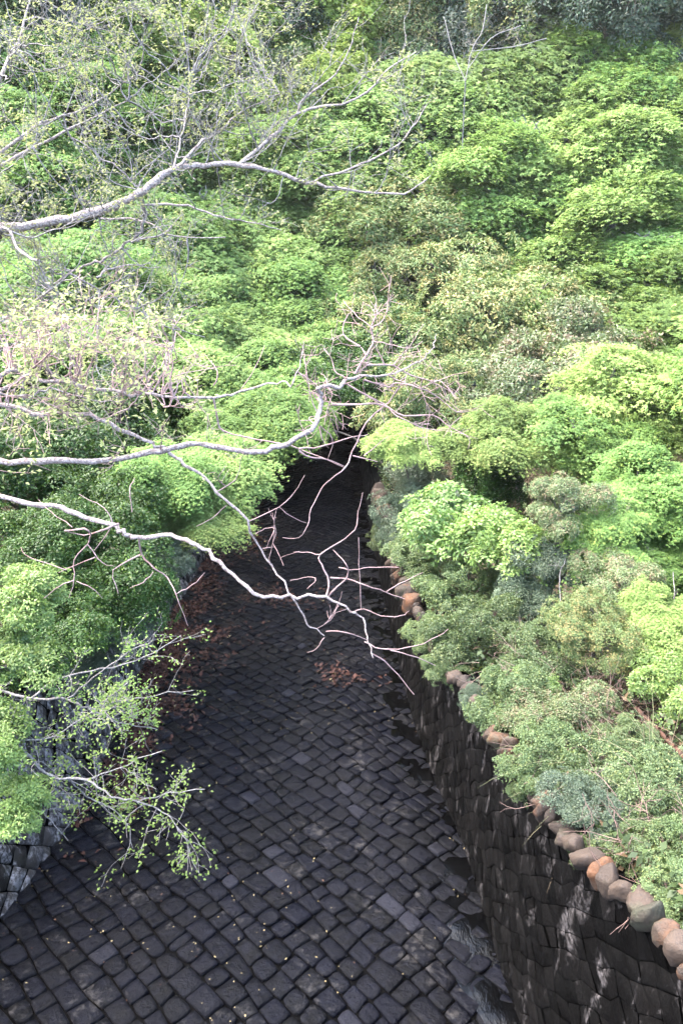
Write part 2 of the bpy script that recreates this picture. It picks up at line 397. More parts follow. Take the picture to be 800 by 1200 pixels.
def tree(sp, u, v, hc, rpx, label, group=None, sz=1.0, depth=None):
    """plant one: its crown centre stands hc metres above the ground where the sight line (u, v) meets that height"""
    if depth is None: p, t_ = march(u, v, hc)
    else: p = P(u, v, depth); t_ = depth
    r = rpx / F * t_ * (1.48 if hc > 3 else (1.38 if u < 400 and hc > 1.1 else 1.16))
    gz = ground(p[0], p[1]); over = xl(p[1]) - .9 < p[0] < xr(p[1]) + .5 and p[1] < YEND
    me, tm = LIB[sp][used.setdefault(sp, 0) % len(LIB[sp])]; used[sp] += 1
    bush = CATS[sp] != 'tree'
    rt = empty(NAMES[sp], (p[0], p[1], min(gz, p[2] - .3 * r)), rnd.uniform(0, 6.28))
    up = p[2] - rt.location.z
    if over:                                # hangs over the channel: rooted on the bank with a leaning stem
        sd = -1 if p[0] < (float(xl(p[1])) + float(xr(p[1]))) / 2 else 1
        bx = float(xl(p[1])) - 1.6 if sd < 0 else float(xr(p[1])) + 1.0
        b0 = np.array([bx, p[1] + .3, ground(bx, p[1] + .3)]); rt.location = b0; rt.rotation_euler = (0, 0, 0)
        tb = Tubes(); e = p - b0; rs = .035 + .015 * r
        tb.add(smooth_poly([np.array([0, 0, -.4]), np.array([0, 0, .1]), e * .45 + [0, 0, .25 * abs(e[0])], e], 4), np.linspace(rs, rs * .5, 13), 7)
        c = link('foliage' if bush else 'crown', me, rt, tuple(e)); c.scale = (r, r, r * sz); c.rotation_euler = (0, 0, rnd.uniform(0, 6.28))
        link('stem' if bush else 'trunk', tb.mesh('leaning_stem', M['bark_dark']), rt)
        tag(rt, label, CATS[sp], group); return rt
    c = link('foliage' if bush else 'crown', me, rt, (0, 0, up)); c.scale = (r * rnd.uniform(.9, 1.2), r * rnd.uniform(.8, 1.1), r * sz * rnd.uniform(.85, 1.1))
    c.rotation_euler = (rnd.gauss(0, .12), rnd.gauss(0, .12), 0)
    s = link('stem' if bush else 'trunk', tm, rt, (0, 0, up)); s.scale = (c.scale[0] * (.6 if hc < 3 else 1), c.scale[1] * (.6 if hc < 3 else 1), c.scale[2])
    tag(rt, label, CATS[sp], group)
    return rt

# ------------------------------------------------------------------ terrain
def build_terrain():
    ys = np.concatenate([np.arange(-14, 40, 1.0), np.arange(40, 150, 2.5)])
    offs = np.concatenate([np.arange(0, 10, .8), np.arange(10, 90, 4)])
    rows = []
    for y in ys:
        a, b = float(xl(y)) - HL * BL - .25, float(xr(y)) + hr(y) * BR + .25
        lft = [(a - o, y, float(bank(a - o, y, False)) + .25 * nz(a - o, y, .35) + (.9 * nz(a - o, y, .06) if o > 8 else 0)) for o in offs[::-1]]
        rgt = [(b + o, y, float(bank(b + o, y, True)) + .2 * nz(b + o, y, .35) + (.9 * nz(b + o, y, .06) if o > 8 else 0)) for o in offs]
        if y < YEND: mid = [(a + .02, y, floorz(y) - .5), ((a + b) / 2, y, floorz(y) - .5), (b - .02, y, floorz(y) - .5)]
        else: mid = [(a * (1 - f) + b * f, y, lft[-1][2] * (1 - f) + rgt[0][2] * f) for f in (.25, .5, .75)]
        rows.append(lft + mid + rgt)
    n = len(rows[0]); V = [p for r in rows for p in r]
    Fc = [(i * n + j, i * n + j + 1, (i + 1) * n + j + 1, (i + 1) * n + j) for i in range(len(rows) - 1) for j in range(n - 1)]
    tag(mesh_obj('hillside_ground', V, Fc, M['soil'], smooth=True), 'dark forest soil of the banks and far hillside', kind='structure')
build_terrain()

# ------------------------------------------------------------------ stone patterns
def stone_field(place, inside, box, cell, ang, gap, dome, jit, seed, res=5, tilt=.02, stagger=False, rough=.012, aspect=1.0, skirt=.06, rnds=(.02, .04, .07, .2)):
    """irregular squared stones laid on a rotated lattice; place(u,v,h) -> xyz (vectorised)"""
    g = np.random.default_rng(seed); ca, sa = math.cos(ang), math.sin(ang)
    u0, u1, v0, v1 = box; ext = max(u1 - u0, v1 - v0); cx, cy = (u0 + u1) / 2, (v0 + v1) / 2
    n = int(ext / cell * .75) + 2
    I, J = np.meshgrid(np.arange(-n, n), np.arange(-n, n), indexing='ij')
    def corner(i, j):
        h = np.sin(i * 127.1 + j * 311.7 + seed) * 43758.5453; h = h - np.floor(h)
        k = np.sin(i * 269.5 + j * 183.3 + seed * 2) * 28001.8384; k = k - np.floor(k)
        a = i * cell * aspect + (h - .5) * jit * cell * 2; b = j * cell + (k - .5) * jit * cell * 2
        return cx + a * ca - b * sa, cy + a * sa + b * ca
    def hsh(i, j, q):
        h = np.sin(i * 127.1 + j * 311.7 + seed + q * 17.3) * 43758.5453; return h - np.floor(h)
    def course(di, dj):                     # staggered courses of uneven stones between gently wandering bed joints
        o = hsh(J * 1.0, J * 2.0, 5); w = cell * aspect * (.85 + .35 * hsh(J * 1.0, 3.0, 9))
        a = (I + di + o) * w + (hsh(I + di, J, 1) - .5) * jit * cell * 2.4 + (hsh(I + di, J, 2 + dj) - .5) * cell * .16
        jj = J + dj; b = jj * cell + cell * (.13 * np.sin(a * 1.9 + jj * 1.3) + .07 * np.sin(a * 5.3 + jj * 2.9) + .35 * np.sin(a * .35 + jj * .07))
        return cx + a * ca - b * sa, cy + a * sa + b * ca
    cs = [np.stack((course if stagger else corner)(*((di, dj) if stagger else (I + di, J + dj))), -1).reshape(-1, 2) for di, dj in ((0, 0), (1, 0), (1, 1), (0, 1))]
    c = np.stack(cs, 1)                                     # (N,4,2)
    ctr = c.mean(1); keep = inside(ctr[:, 0], ctr[:, 1]) & (ctr[:, 0] > u0) & (ctr[:, 0] < u1) & (ctr[:, 1] > v0) & (ctr[:, 1] < v1)
    c, ctr = c[keep], ctr[keep]; N = len(c)
    gp = gap * g.uniform(.5, 1.6, N)
    k = 1 - gp / cell
    c = ctr[:, None] + (c - ctr[:, None]) * k[:, None, None]
    a = np.array([-1, -.93, -.5, 0, .5, .93, 1]) if res > 4 else np.array([-1, -.8, .1, .8, 1])
    res = len(a)
    A, B = np.meshgrid(a, a, indexing='ij'); A = A.ravel(); B = B.ravel()
    rc = g.choice(rnds, N)[:, None] * (A * A * B * B)[None]
    Ax = A[None] * (1 - rc); Bx = B[None] * (1 - rc)
    wA, wB = (Ax + 1) / 2, (Bx + 1) / 2
    uv = (c[:, 0, None] * ((1 - wA) * (1 - wB))[..., None] + c[:, 1, None] * (wA * (1 - wB))[..., None]
          + c[:, 2, None] * (wA * wB)[..., None] + c[:, 3, None] * ((1 - wA) * wB)[..., None])
    edge = np.maximum(np.abs(A), np.abs(B))
    h = dome * g.uniform(.3, 1.4, N)[:, None] * (1 - edge ** 5)[None] + g.normal(0, tilt, (N, 1)) * A + g.normal(0, tilt, (N, 1)) * B
    h = h + g.normal(0, tilt * .7, (N, 1)) + g.normal(0, rough, h.shape) * (edge < .9) - skirt * (edge > .99)
    V = place(uv[..., 0].ravel(), uv[..., 1].ravel(), h.ravel())
    f = []
    for i in range(res - 1):
        for j in range(res - 1): f.append((i * res + j, (i + 1) * res + j, (i + 1) * res + j + 1, i * res + j + 1))
    f = np.array(f); Fq = (f[None] + (np.arange(N) * res * res)[:, None, None]).reshape(-1, 4)
    tint = np.repeat(np.where(g.random(N) < .035, 1.0, np.clip(g.normal(.4, .25, N), 0, .95)), len(f))
    return V, Fq, tint

def dip(x, y):                              # the gutter beside the right wall
    return .150 * sstep(1.25, .35, xr(y) - x + .25 * np.sin(y * .9) + .12 * np.sin(y * 2.3))
def place_floor(u, v, h):
    wave = .035 * np.sin(u * 1.7 + v * .6) + .03 * np.sin(v * 1.1 - u * .5)
    return np.stack([u, v, floorz(v) + h + wave - dip(u, v)], -1)
V, Fq, T = stone_field(place_floor, lambda u, v: (u > xl(v) - .15) & (u < xr(v) + .15), (-9, 5.5, -6, YEND), .30, R(-46), .010, .004, .22, 3, res=6, stagger=True, tilt=.009, rough=.0035, aspect=1.15)
fl = link('channel_floor', np_mesh('channel_floor', V, Fq, M['paver'], {'tint': T}))
tag(fl, 'dark wet stone paving of the channel bed, laid on the diagonal', kind='structure')
ys = np.arange(-8, YEND + 1, .5); fr = np.linspace(0, 1, 25)
V = []
for y in ys:
    a, b = float(xl(y)) - .4, float(xr(y)) + .3
    for f in fr:
        x = a + (b - a) * f; q = place_floor(np.array([x]), np.array([y]), np.array([-.05]))[0]; V.append(q)
n = len(fr); Fc = [(i * n + j, i * n + j + 1, (i + 1) * n + j + 1, (i + 1) * n + j) for i in range(len(ys) - 1) for j in range(n - 1)]
bed = mesh_obj('channel_bed', V, Fc, M['joint'], smooth=True); tag(bed, 'silt filled joints beneath the paving', kind='structure')
# water: thin stream in the gutter
V, Fc = [], []
ys = np.arange(-8, YEND, .12)
for i, y in enumerate(ys):
    b = float(xr(y)) + .1; wdt = .85 + .25 * math.sin(y * .9) + .12 * math.sin(y * 2.3)
    for f in (0, .25, .5, .75, 1):
        x = b - wdt * (1 - f); w = .018 * math.sin(y * 5 + x * 3) + .012 * math.sin(y * 11.3 - x * 7)
        base = .035 * math.sin(x * 1.7 + y * .6) + .03 * math.sin(y * 1.1 - x * .5)
        V.append((x, y, floorz(y) + base - .148 + w * (1 if f > 0 else 0)))
n = 5; Fc = [(i * n + j, i * n + j + 1, (i + 1) * n + j + 1, (i + 1) * n + j) for i in range(len(ys) - 1) for j in range(n - 1)]
wt = mesh_obj('water', V, Fc, M['water'], smooth=True); tag(wt, 'thin dark stream running along the foot of the right wall', kind='structure')

# ------------------------------------------------------------------ retaining walls
def wall(edge, side, height, batter, mat, label, cell, ang, dome, seed, gap=.02, tilt=.03, skirt=.006):
    rt = empty('retaining_wall', (float(edge(10)) + side * .3, 10, float(floorz(10))))
    def place(u, v, h):
        x = edge(u) + side * (v * batter) - side * h
        return np.stack([x, u, floorz(u) + v - .1], -1) - np.array(rt.location)
    V, Fq, T = stone_field(place, lambda u, v: (v > -.1) & (v < height(u)), (-6, YEND, -.1, 4), cell, ang, gap, dome, .24, seed, res=4, tilt=tilt, rough=.003, skirt=skirt, rnds=(.0, .02, .05), aspect=1.1)
    # lattice boxes are square: the same pattern is wide enough because ext uses the longer side
    face = link('stone_face', np_mesh('stone_face', V, Fq, M[mat], {'tint': T}), rt)
    ys = np.arange(-8, YEND + 2, .5); V = []
    for y in ys:
        e = float(edge(y)); z = float(floorz(y))
        for dx, dz in ((-.03, -.4), (height(y) * batter - .03, height(y)), (height(y) * batter + .6, height(y)), (height(y) * batter + .6, -.4)):
            V.append((e + side * (dx + .06), y, z + dz))
    Fc = []
    for i in range(len(ys) - 1):
        for j in range(4):
            a, b = i * 4 + j, i * 4 + (j + 1) % 4; Fc.append((a, b, b + 4, a + 4))
    Fc += [(0, 1, 2, 3), tuple((len(ys) - 1) * 4 + k for k in (3, 2, 1, 0))]
    bk = mesh_obj('wall_core', np.array(V) - np.array(rt.location), Fc, M['joint'], rt)
    tag(rt, label, 'wall')
    return rt
rwall = wall(xr, 1, lambda y: hr(y) - .1, BR, 'wall_dark', 'damp black stone retaining wall with boulder coping along the right of the channel', .25, R(45), .004, 11, gap=.006, tilt=.004)
lwall = wall(xl, -1, lambda y: HL + 0 * y, BL, 'wall_pale', 'grey lichen streaked retaining wall under bushes along the left of the channel', .34, R(37), .015, 23, gap=.010, tilt=.016, skirt=.02)

# coping boulders, parts of the right wall
def boulder(seed):
    g = np.random.default_rng(seed)
    import bmesh
    bm = bmesh.new(); bmesh.ops.create_icosphere(bm, subdivisions=3, radius=.5)
    o = g.uniform(0, 50, 3)
    pl = [norm(g.normal(0, 1, 3)) for _ in range(13)]; pd = [g.uniform(.28, .42) for _ in pl]
    for v in bm.verts:
        c = np.array(v.co)
        for q, d in zip(pl, pd):
            k = c @ q
            if k > d: c = c - q * (k - d) * .93
        c = c * (1 + .16 * mnoise.noise(Vector(c * 2.2 + o)) + .10 * mnoise.noise(Vector(c * 6 + o)))
        v.co = c
    me = bpy.data.meshes.new('coping_stone'); bm.to_mesh(me); bm.free(); me.shade_smooth(); me.materials.append(M['boulder'])
    return me
bmeshes = [boulder(s) for s in range(9)]
y = 1.0; k = 0
while y < 44 and k < 99:
    for layer in ((0, 1) if (y > 12 and k < 90 and rnd.random() < .45) else (0,)):
        s = rnd.uniform(.24, .36) if y < 14 else rnd.uniform(.5, .75)
        x = float(xr(y)) + hr(y) * BR + .02 + rnd.uniform(-.04, .06) + .1 * layer
        z = float(floorz(y)) + float(hr(y)) - .05 + rnd.uniform(-.06, .06) - layer * .38
        o = link('coping_stone', rnd.choice(bmeshes), rwall, Vector((x, y, z)) - rwall.location)
        o.scale = (s * rnd.uniform(.95, 1.3), s * rnd.uniform(.68, 1.0), s * rnd.uniform(.9, 1.5))
        o.rotation_euler = (rnd.uniform(-.5, .5), rnd.uniform(-.4, .4), rnd.uniform(-.4, .4)); k += 1
    y += s * rnd.uniform(.6, .78)

# ------------------------------------------------------------------ litter and ground cover (uncountable)
def scatter(name, pts, L, W, mat, label, up=2.0, youngf=.1, seed=1):
    g = np.random.default_rng(seed); n = len(pts)
    nn = g.normal(0, 1, (n, 3)) + np.array([0, 0, up]); d = g.normal(0, 1, (n, 3))
    V, Fq, T, Y = leaves(pts, nn, d, L * g.uniform(.5, 1.3, n), W * g.uniform(.6, 1.3, n), g.random(n), (g.random(n) < youngf).astype(float), False, g)
    o = link(name, np_mesh(name, V, Fq, M[mat], {'tint': T, 'young': Y})); tag(o, label, kind='stuff'); return o
g = np.random.default_rng(5); pts = []
def litter_blob(u, v, su, sv, n, hug=None):
    c = on_floor(u, v)
    for _ in range(n):
        q = on_floor(u + g.normal(0, su), v + g.normal(0, sv)); x, y_ = q[0], q[1]
        if nz(x, y_, 1.1, 3.) + g.normal(0, .12) < -.08: continue
        if x < float(xl(y_)) + .02 or x > float(xr(y_)) - .05: continue
        z = place_floor(np.array([x]), np.array([y_]), np.array([0.0]))[0][2]
        pts.append((x, y_, z + g.uniform(.01, .06)))
litter_blob(205, 710, 18, 34, 4000); litter_blob(240, 655, 12, 22, 1300); litter_blob(185, 800, 22, 28, 2800); litter_blob(245, 745, 24, 16, 500)
litter_blob(150, 880, 14, 26, 1200); litter_blob(405, 790, 18, 10, 260); litter_blob(330, 700, 26, 9, 350); litter_blob(345, 545, 16, 10, 700)
litter_blob(290, 620, 14, 22, 1200); litter_blob(100, 965, 10, 20, 350)
scatter('fallen_leaves', np.array(pts), .13, .07, 'litter', 'reddish brown fallen leaves and twigs drifted against the channel edge', seed=2, youngf=.03)
pts = []
while len(pts) < 550:
    y_ = g.uniform(2, 45) if g.random() < .4 else g.uniform(2, 16); x = g.uniform(float(xl(y_)), float(xr(y_)))
    if nz(x, y_, .45, 9.) < g.uniform(-.2, .5): continue
    z = place_floor(np.array([x]), np.array([y_]), np.array([0.0]))[0][2]; pts.append((x, y_, z + .055))
scatter('leaf_flecks', np.array(pts), .036, .022, 'litter', 'tiny yellow and tan leaf flecks scattered over the wet paving', seed=3, youngf=.75, up=3)
pts = []
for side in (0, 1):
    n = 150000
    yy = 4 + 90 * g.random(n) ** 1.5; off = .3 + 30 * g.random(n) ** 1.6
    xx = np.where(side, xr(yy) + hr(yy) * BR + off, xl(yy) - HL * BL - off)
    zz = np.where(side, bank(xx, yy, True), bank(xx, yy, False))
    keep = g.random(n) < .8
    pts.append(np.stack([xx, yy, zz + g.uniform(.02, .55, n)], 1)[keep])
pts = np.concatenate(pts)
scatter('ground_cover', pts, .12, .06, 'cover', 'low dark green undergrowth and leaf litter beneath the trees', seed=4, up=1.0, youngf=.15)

# ------------------------------------------------------------------ trees and shrubs
BK = 'trees on the far hillside'
PLANTS = [
 # species, u, v, crown height above ground, radius px, label
 ('camellia', 165, 650, .6, 24, 'small dark bush draped over the top of the left wall'),
 ('camellia', 140, 715, .4, 30, 'small glossy bush hanging over the middle of the left wall'),
 ('slate', 108, 790, .3, 26, 'thin dull bush hanging over the lichened wall face'),
 ('dark', 300, 20, 7, 70, 'dark evergreen in the gap behind the bare upper twigs'),
 ('dark', 640, 8, 8, 78, 'blue green conifer at the top edge, left one of the conifer pair'),
 ('dark', 725, 22, 8, 78, 'blue green conifer at the top edge, right one of the conifer pair'),
 ('dark', 800, 8, 8, 50, 'dark conifer in the top right corner'),
 ('olive', 555, 40, 7, 62, 'brown tinged evergreen beside the conifers at the top'),
 ('olive', 500, 35, 7, 55, 'olive evergreen left of the brown tinged one at the top'),
 ('bronze', 455, 60, 6, 55, 'olive brown tree behind the tip of the long bare limb'),
 ('gold', 400, 30, 7, 60, 'pale yellow green tree at the top behind thin grey twigs'),
 ('green_maple', 355, 70, 6, 55, 'green tree behind the forked bare twigs near the top'),
 ('gold', 780, 90, 6, 48, 'yellow green tree under the top right conifer'),
 ('maple', 610, 135, 6, 88, 'large bright maple standing out below the conifers'),
 ('maple', 560, 185, 6, 62, 'bright maple at the lower left foot of the large bright one'),
 ('green_maple', 690, 110, 6, 62, 'green maple directly under the pair of conifers'),
 ('maple', 680, 185, 6, 70, 'yellow tinged maple right of the large bright one'),
 ('maple', 765, 160, 6, 68, 'light maple with a few orange leaves at the right edge'),
 ('green_maple', 740, 225, 5, 62, 'maple below the orange flecked one at the right edge'),
 ('maple', 480, 130, 6, 66, 'pale maple under the tip of the long bare limb'),
 ('maple', 430, 165, 6, 62, 'pale maple behind the forking ends of the long limb'),
 ('gold', 380, 130, 6, 55, 'thin pale tree behind the upper fork of the bare limb'),
 ('bronze', 320, 130, 6, 60, 'grey brown tree just budding behind the upper bare twigs'),
 ('maple', 350, 205, 5, 66, 'pale lime maple beneath the middle of the long bare limb'),
 ('maple', 500, 205, 5, 55, 'small lime maple left of the gap under the large bright one'),
 ('maple', 420, 235, 5, 60, 'lime maple under the thin end of the long limb'),
 ('green_maple', 560, 255, 5, 62, 'bluish green tree between the large bright maple and the olive one'),
 ('green_maple', 620, 262, 5, 55, 'soft blue green tree in the middle of the right slope'),
 ('maple', 690, 280, 5, 66, 'light tree in the middle of the right slope'),
 ('green_maple', 765, 295, 5, 62, 'green tree on the right edge above the arching twig'),
 ('gold', 800, 230, 5, 45, 'yellowish tree cut by the right edge below the orange flecks'),
 ('olive', 470, 285, 5, 72, 'dark olive evergreen in the centre above the twig cluster'),
 ('olive', 430, 335, 4.5, 58, 'dark evergreen right behind the top of the twig cluster'),
 ('olive', 520, 345, 4.5, 62, 'olive evergreen with bronze tips right of the twig cluster top'),
 ('broad', 590, 320, 4.5, 62, 'mid green broadleaf shrub in the middle of the right slope'),
 ('maple', 660, 350, 4, 60, 'pale green tree below the centre of the right slope'),
 ('green_maple', 745, 370, 4, 66, 'green tree near the right edge above the lime layered maple'),
 ('olive', 600, 400, 4, 72, 'big olive tree with bronze new leaves on the right slope'),
 ('bronze', 675, 430, 4, 64, 'bronze brown tinged tree right of the big olive one'),
 ('olive', 545, 425, 4, 64, 'olive tree whose edge meets the ends of the bare twigs'),
 ('camellia', 455, 425, 3.5, 60, 'dark evergreen bush behind the bare twig cluster'),
 ('olive', 500, 480, 3.5, 52, 'small olive tree leaning over the far end of the right wall'),
 ('maple', 770, 470, 3.5, 70, 'lime layered maple on the right edge'),
 ('green_maple', 790, 405, 3.5, 52, 'green tree cut by the right edge above the lime layered maple'),
 ('bronze', 620, 475, 3.5, 58, 'russet tinged tree between the olive one and the lime maple'),
 ('maple', 585, 520, 3, 56, 'yellow green layered tree over the dark hollow'),
 ('green_maple', 700, 520, 3, 58, 'green layered tree left of the lime layered maple'),
 ('maple', 470, 520, 3, 30, 'small lime green tree beside the far coping stones'),
 ('green_maple', 770, 575, 3, 62, 'green layered tree at the right edge under the lime maple'),
 ('green_maple', 715, 625, 2.4, 46, 'green tree right of the round reddish bush'),
 ('camellia', 560, 560, 1.8, 48, 'deep green bush behind the large leaved bright shrub'),
 ('broad', 545, 612, 2.0, 58, 'bright shrub with large pale leaf rosettes, left half of the clump'),
 ('broad', 610, 632, 2.0, 52, 'bright shrub with large pale leaf rosettes, right half of the clump'),
 ('bronze', 660, 592, 3.0, 42, 'round reddish bush on the right bank'),
 ('slate', 660, 665, 1.6, 46, 'dull green bush under the round reddish one'),
 ('bronze', 712, 690, 1.6, 44, 'rust tinged bush above the thin bare sapling'),
 ('olive', 700, 745, 1.2, 44, 'olive bush behind the thin bare sapling'),
 ('green_maple', 775, 665, 1.7, 50, 'green bush at the right edge behind a white twig'),
 ('maple', 775, 735, 1.3, 52, 'bright green bush at the right edge above the iron fence'),
 ('broad', 790, 795, .8, 42, 'large leaved bright shrub just beyond the iron fence'),
 ('camellia', 385, 455, 3.5, 50, 'dark bush closing over the far end of the channel'),
 ('olive', 405, 405, 4, 50, 'olive tree above the dark end of the channel'),
 ('green_maple', 375, 400, 4, 45, 'deep green maple closing the far end of the channel from the left'),
 ('green_maple', 385, 340, 4, 50, 'maple in the middle above the far end of the channel'),
 # along the top of the right wall
 ('slate', 478, 560, 1.0, 34, 'dark slate green shrub by the farthest coping stones'),
 ('slate', 484, 610, .9, 40, 'slate green shrub hanging over the wall near the far coping'),
 ('shrub', 500, 655, .7, 38, 'grey green shrub just before the gap of pinkish coping stones'),
 ('shrub', 548, 690, .7, 46, 'grey green shrub right of the pinkish coping stones'),
 ('slate', 600, 700, .9, 40, 'dull green shrub below the large leaved bright clump'),
 ('shrub', 560, 745, .6, 50, 'mixed green shrub right of the double coping stones'),
 ('shrub', 625, 765, .7, 48, 'twiggy green shrub left of the thin bare sapling'),
 ('shrub', 600, 820, .5, 52, 'light green shrub on the middle of the wall top'),
 ('broad', 625, 815, .5, 26, 'small brighter green shrub on the middle of the wall top'),
 ('bronze', 655, 850, .45, 48, 'shrub with tiny red buds over the middle wall top'),
 ('shrub', 640, 893, .45, 44, 'shrub with thin grey twigs hanging over the orange coping stone'),
 ('shrub', 700, 900, .5, 52, 'dense small leaved shrub behind the grass tussock'),
 ('shrub', 735, 865, .5, 34, 'feathery light green shrub in front of the iron fence'),
 ('slate', 700, 955, .4, 46, 'shrub above the row of rounded coping stones'),
 ('shrub', 765, 950, .5, 54, 'shrub under the long dry grass blades'),
 ('shrub', 760, 1010, .35, 42, 'shrub with grey twigs over the nearest coping stones'),
 ('shrub', 815, 1010, .45, 48, 'shrub at the right edge by the nearest coping stones'),
 ('shrub', 830, 1065, .3, 42, 'shrub in the lower right corner behind the nearest coping stones'),
 ('shrub', 792, 1052, .3, 34, 'dull shrub among the nearest coping stones'),
 ('shrub', 503, 742, .15, 24, 'small tuft of shrub over the coping beside the double coping stones'),
 ('shrub', 527, 783, .15, 26, 'small grey green tuft hanging over the hidden coping below the twig tips'),
 ('slate', 552, 822, .15, 24, 'small dull tuft hanging over the coping above the orange coping stone'),
 ('shrub', 462, 632, .2, 24, 'small tuft of shrub over the far coping'),
 ('shrub', 622, 925, .12, 22, 'low tuft spilling between the middle coping stones'),
 ('shrub', 690, 1000, .12, 22, 'low tuft spilling between the nearer coping stones'),
 ('green_maple', 345, 500, 2.6, 30, 'low maple spray at the dark end of the channel'),
 # left bank
 ('gold', 205, 50, 6, 78, 'bright yellow green tree at the top left'),
 ('green_maple', 110, 45, 6, 80, 'fresh green tree in the top left corner area'),
 ('maple', 25, 40, 6, 62, 'light tree filling the top left corner'),
 ('green_maple', 40, 130, 5, 72, 'green tree behind the mist of twigs at the left edge'),
 ('gold', 215, 115, 5.5, 58, 'yellow green tree under the brightest one at the top left'),
 ('green_maple', 130, 165, 5, 74, 'deep green tree above the thick pale limb'),
 ('green_maple', 30, 215, 5, 62, 'green tree at the left edge just above the thick limb'),
 ('bronze', 250, 150, 5, 50, 'grey brown budding tree right of the thick limb bend'),
 ('maple', 270, 235, 4.5, 62, 'lime tree just below the bend of the thick limb'),
 ('green_maple', 160, 285, 4.5, 68, 'green tree under the thick limb'),
 ('green_maple', 60, 330, 4.5, 68, 'green tree at the left edge under the thick limb'),
 ('maple', 330, 290, 4.5, 62, 'lime maple right of centre under the long limb'),
 ('maple', 235, 340, 4, 64, 'light maple in the middle of the left slope'),
 ('green_maple', 350, 355, 4, 55, 'green maple beside the top of the twig cluster'),
 ('green_maple', 150, 390, 4, 64, 'green maple behind the pale budding sprays'),
 ('green_maple', 50, 430, 4, 64, 'green tree at the left edge behind the crossing limbs'),
 ('maple', 285, 415, 3.6, 62, 'lime layered maple behind the crossing limbs'),
 ('green_maple', 335, 450, 3.2, 48, 'green layered maple hanging over the far channel'),
 ('green_maple', 205, 465, 3.4, 58, 'green layered maple behind the middle of the grey limb'),
 ('camellia', 110, 500, 3.4, 60, 'dark glossy bush between the two lower limbs'),
 ('green_maple', 290, 510, 2.8, 48, 'deep green maple spray just below the grey limb'),
 ('camellia', 40, 560, 3, 66, 'dark glossy bush at the left edge between the lower limbs'),
 ('maple', 232, 560, 2.6, 52, 'bright lime maple spray above the brown leaf drift'),
 ('green_maple', 175, 570, 2.8, 46, 'deep green maple left of the bright lime spray'),
 ('maple', 232, 612, 2.0, 36, 'lowest lime maple spray touching the lower limb'),
 ('camellia', 110, 615, 2.4, 58, 'dark glossy bush behind the reddish twigs'),
 ('slate', 190, 655, 1.4, 26, 'small dull green shrub at the foot of the lime maple'),
 ('camellia', 45, 660, 2.2, 56, 'dark glossy bush left of the reddish twigs'),
 ('camellia', 120, 690, 1.6, 54, 'dark glossy bush hanging down the left wall'),
 ('camellia', 60, 745, 1.4, 54, 'dark glossy bush above the lichened wall'),
 ('slate', 130, 745, 1.0, 34, 'small leaved creeper bush on the left wall top'),
]
for p_ in PLANTS: tree(*p_)
# nearer bright bushes at the left edge
for (u, v, d, r, lb) in ((18, 700, 9.5, 44, 'pale bush with broad leaves at the left edge above the wall'), (10, 780, 9.2, 44, 'bright broad leaved bush at the left edge, middle of the column'),
                         (2, 860, 9.0, 44, 'bright broad leaved bush at the left edge beside the sapling'), (8, 945, 9.0, 38, 'lowest bright broad leaved bush at the left edge')):
    tree('broad', u, v, 0, r, lb, depth=d)

# far hillside and side fillers so that no gap shows bare sky
k = 0
for row, (v0, hc, r) in enumerate(((-35, 8, 75), (-95, 9, 80))):
    for u in range(-60, 900, 115):
        tree('dark' if (k * 7) % 3 else 'olive', u + rnd.uniform(-20, 20), v0, hc, r, 'dark evergreen on the hill above the picture top', BK); k += 1

for k, (x, y_, rr, hc, sp) in enumerate(((8.5, 9, 1.9, 1.6, 'green_maple'), (10.5, 13, 2.3, 2.2, 'maple'), (9.0, 5, 1.7, 1.3, 'broad'), (12.5, 18, 2.8, 3.2, 'green_maple'), (14, 10, 2.6, 2.6, 'olive'),
                                    (16.5, 24, 3.4, 4.0, 'maple'), (17, 17, 3.0, 3.4, 'green_maple'), (21, 31, 4.2, 5.0, 'green_maple'), (24, 24, 4.0, 5.0, 'olive'), (25, 40, 5.2, 6.0, 'maple'))):
    z = float(bank(x, y_, True)) + hc; dp = y_ * math.cos(PITCH) - z * math.sin(PITCH); b_ = y_ * math.sin(PITCH) + z * math.cos(PITCH)
    tree(sp, 400 + F * x / dp, 600 - F * b_ / dp, hc, rr / dp * F, 'green tree of the right bank beyond the picture edge', 'trees beyond the right edge', depth=dp)

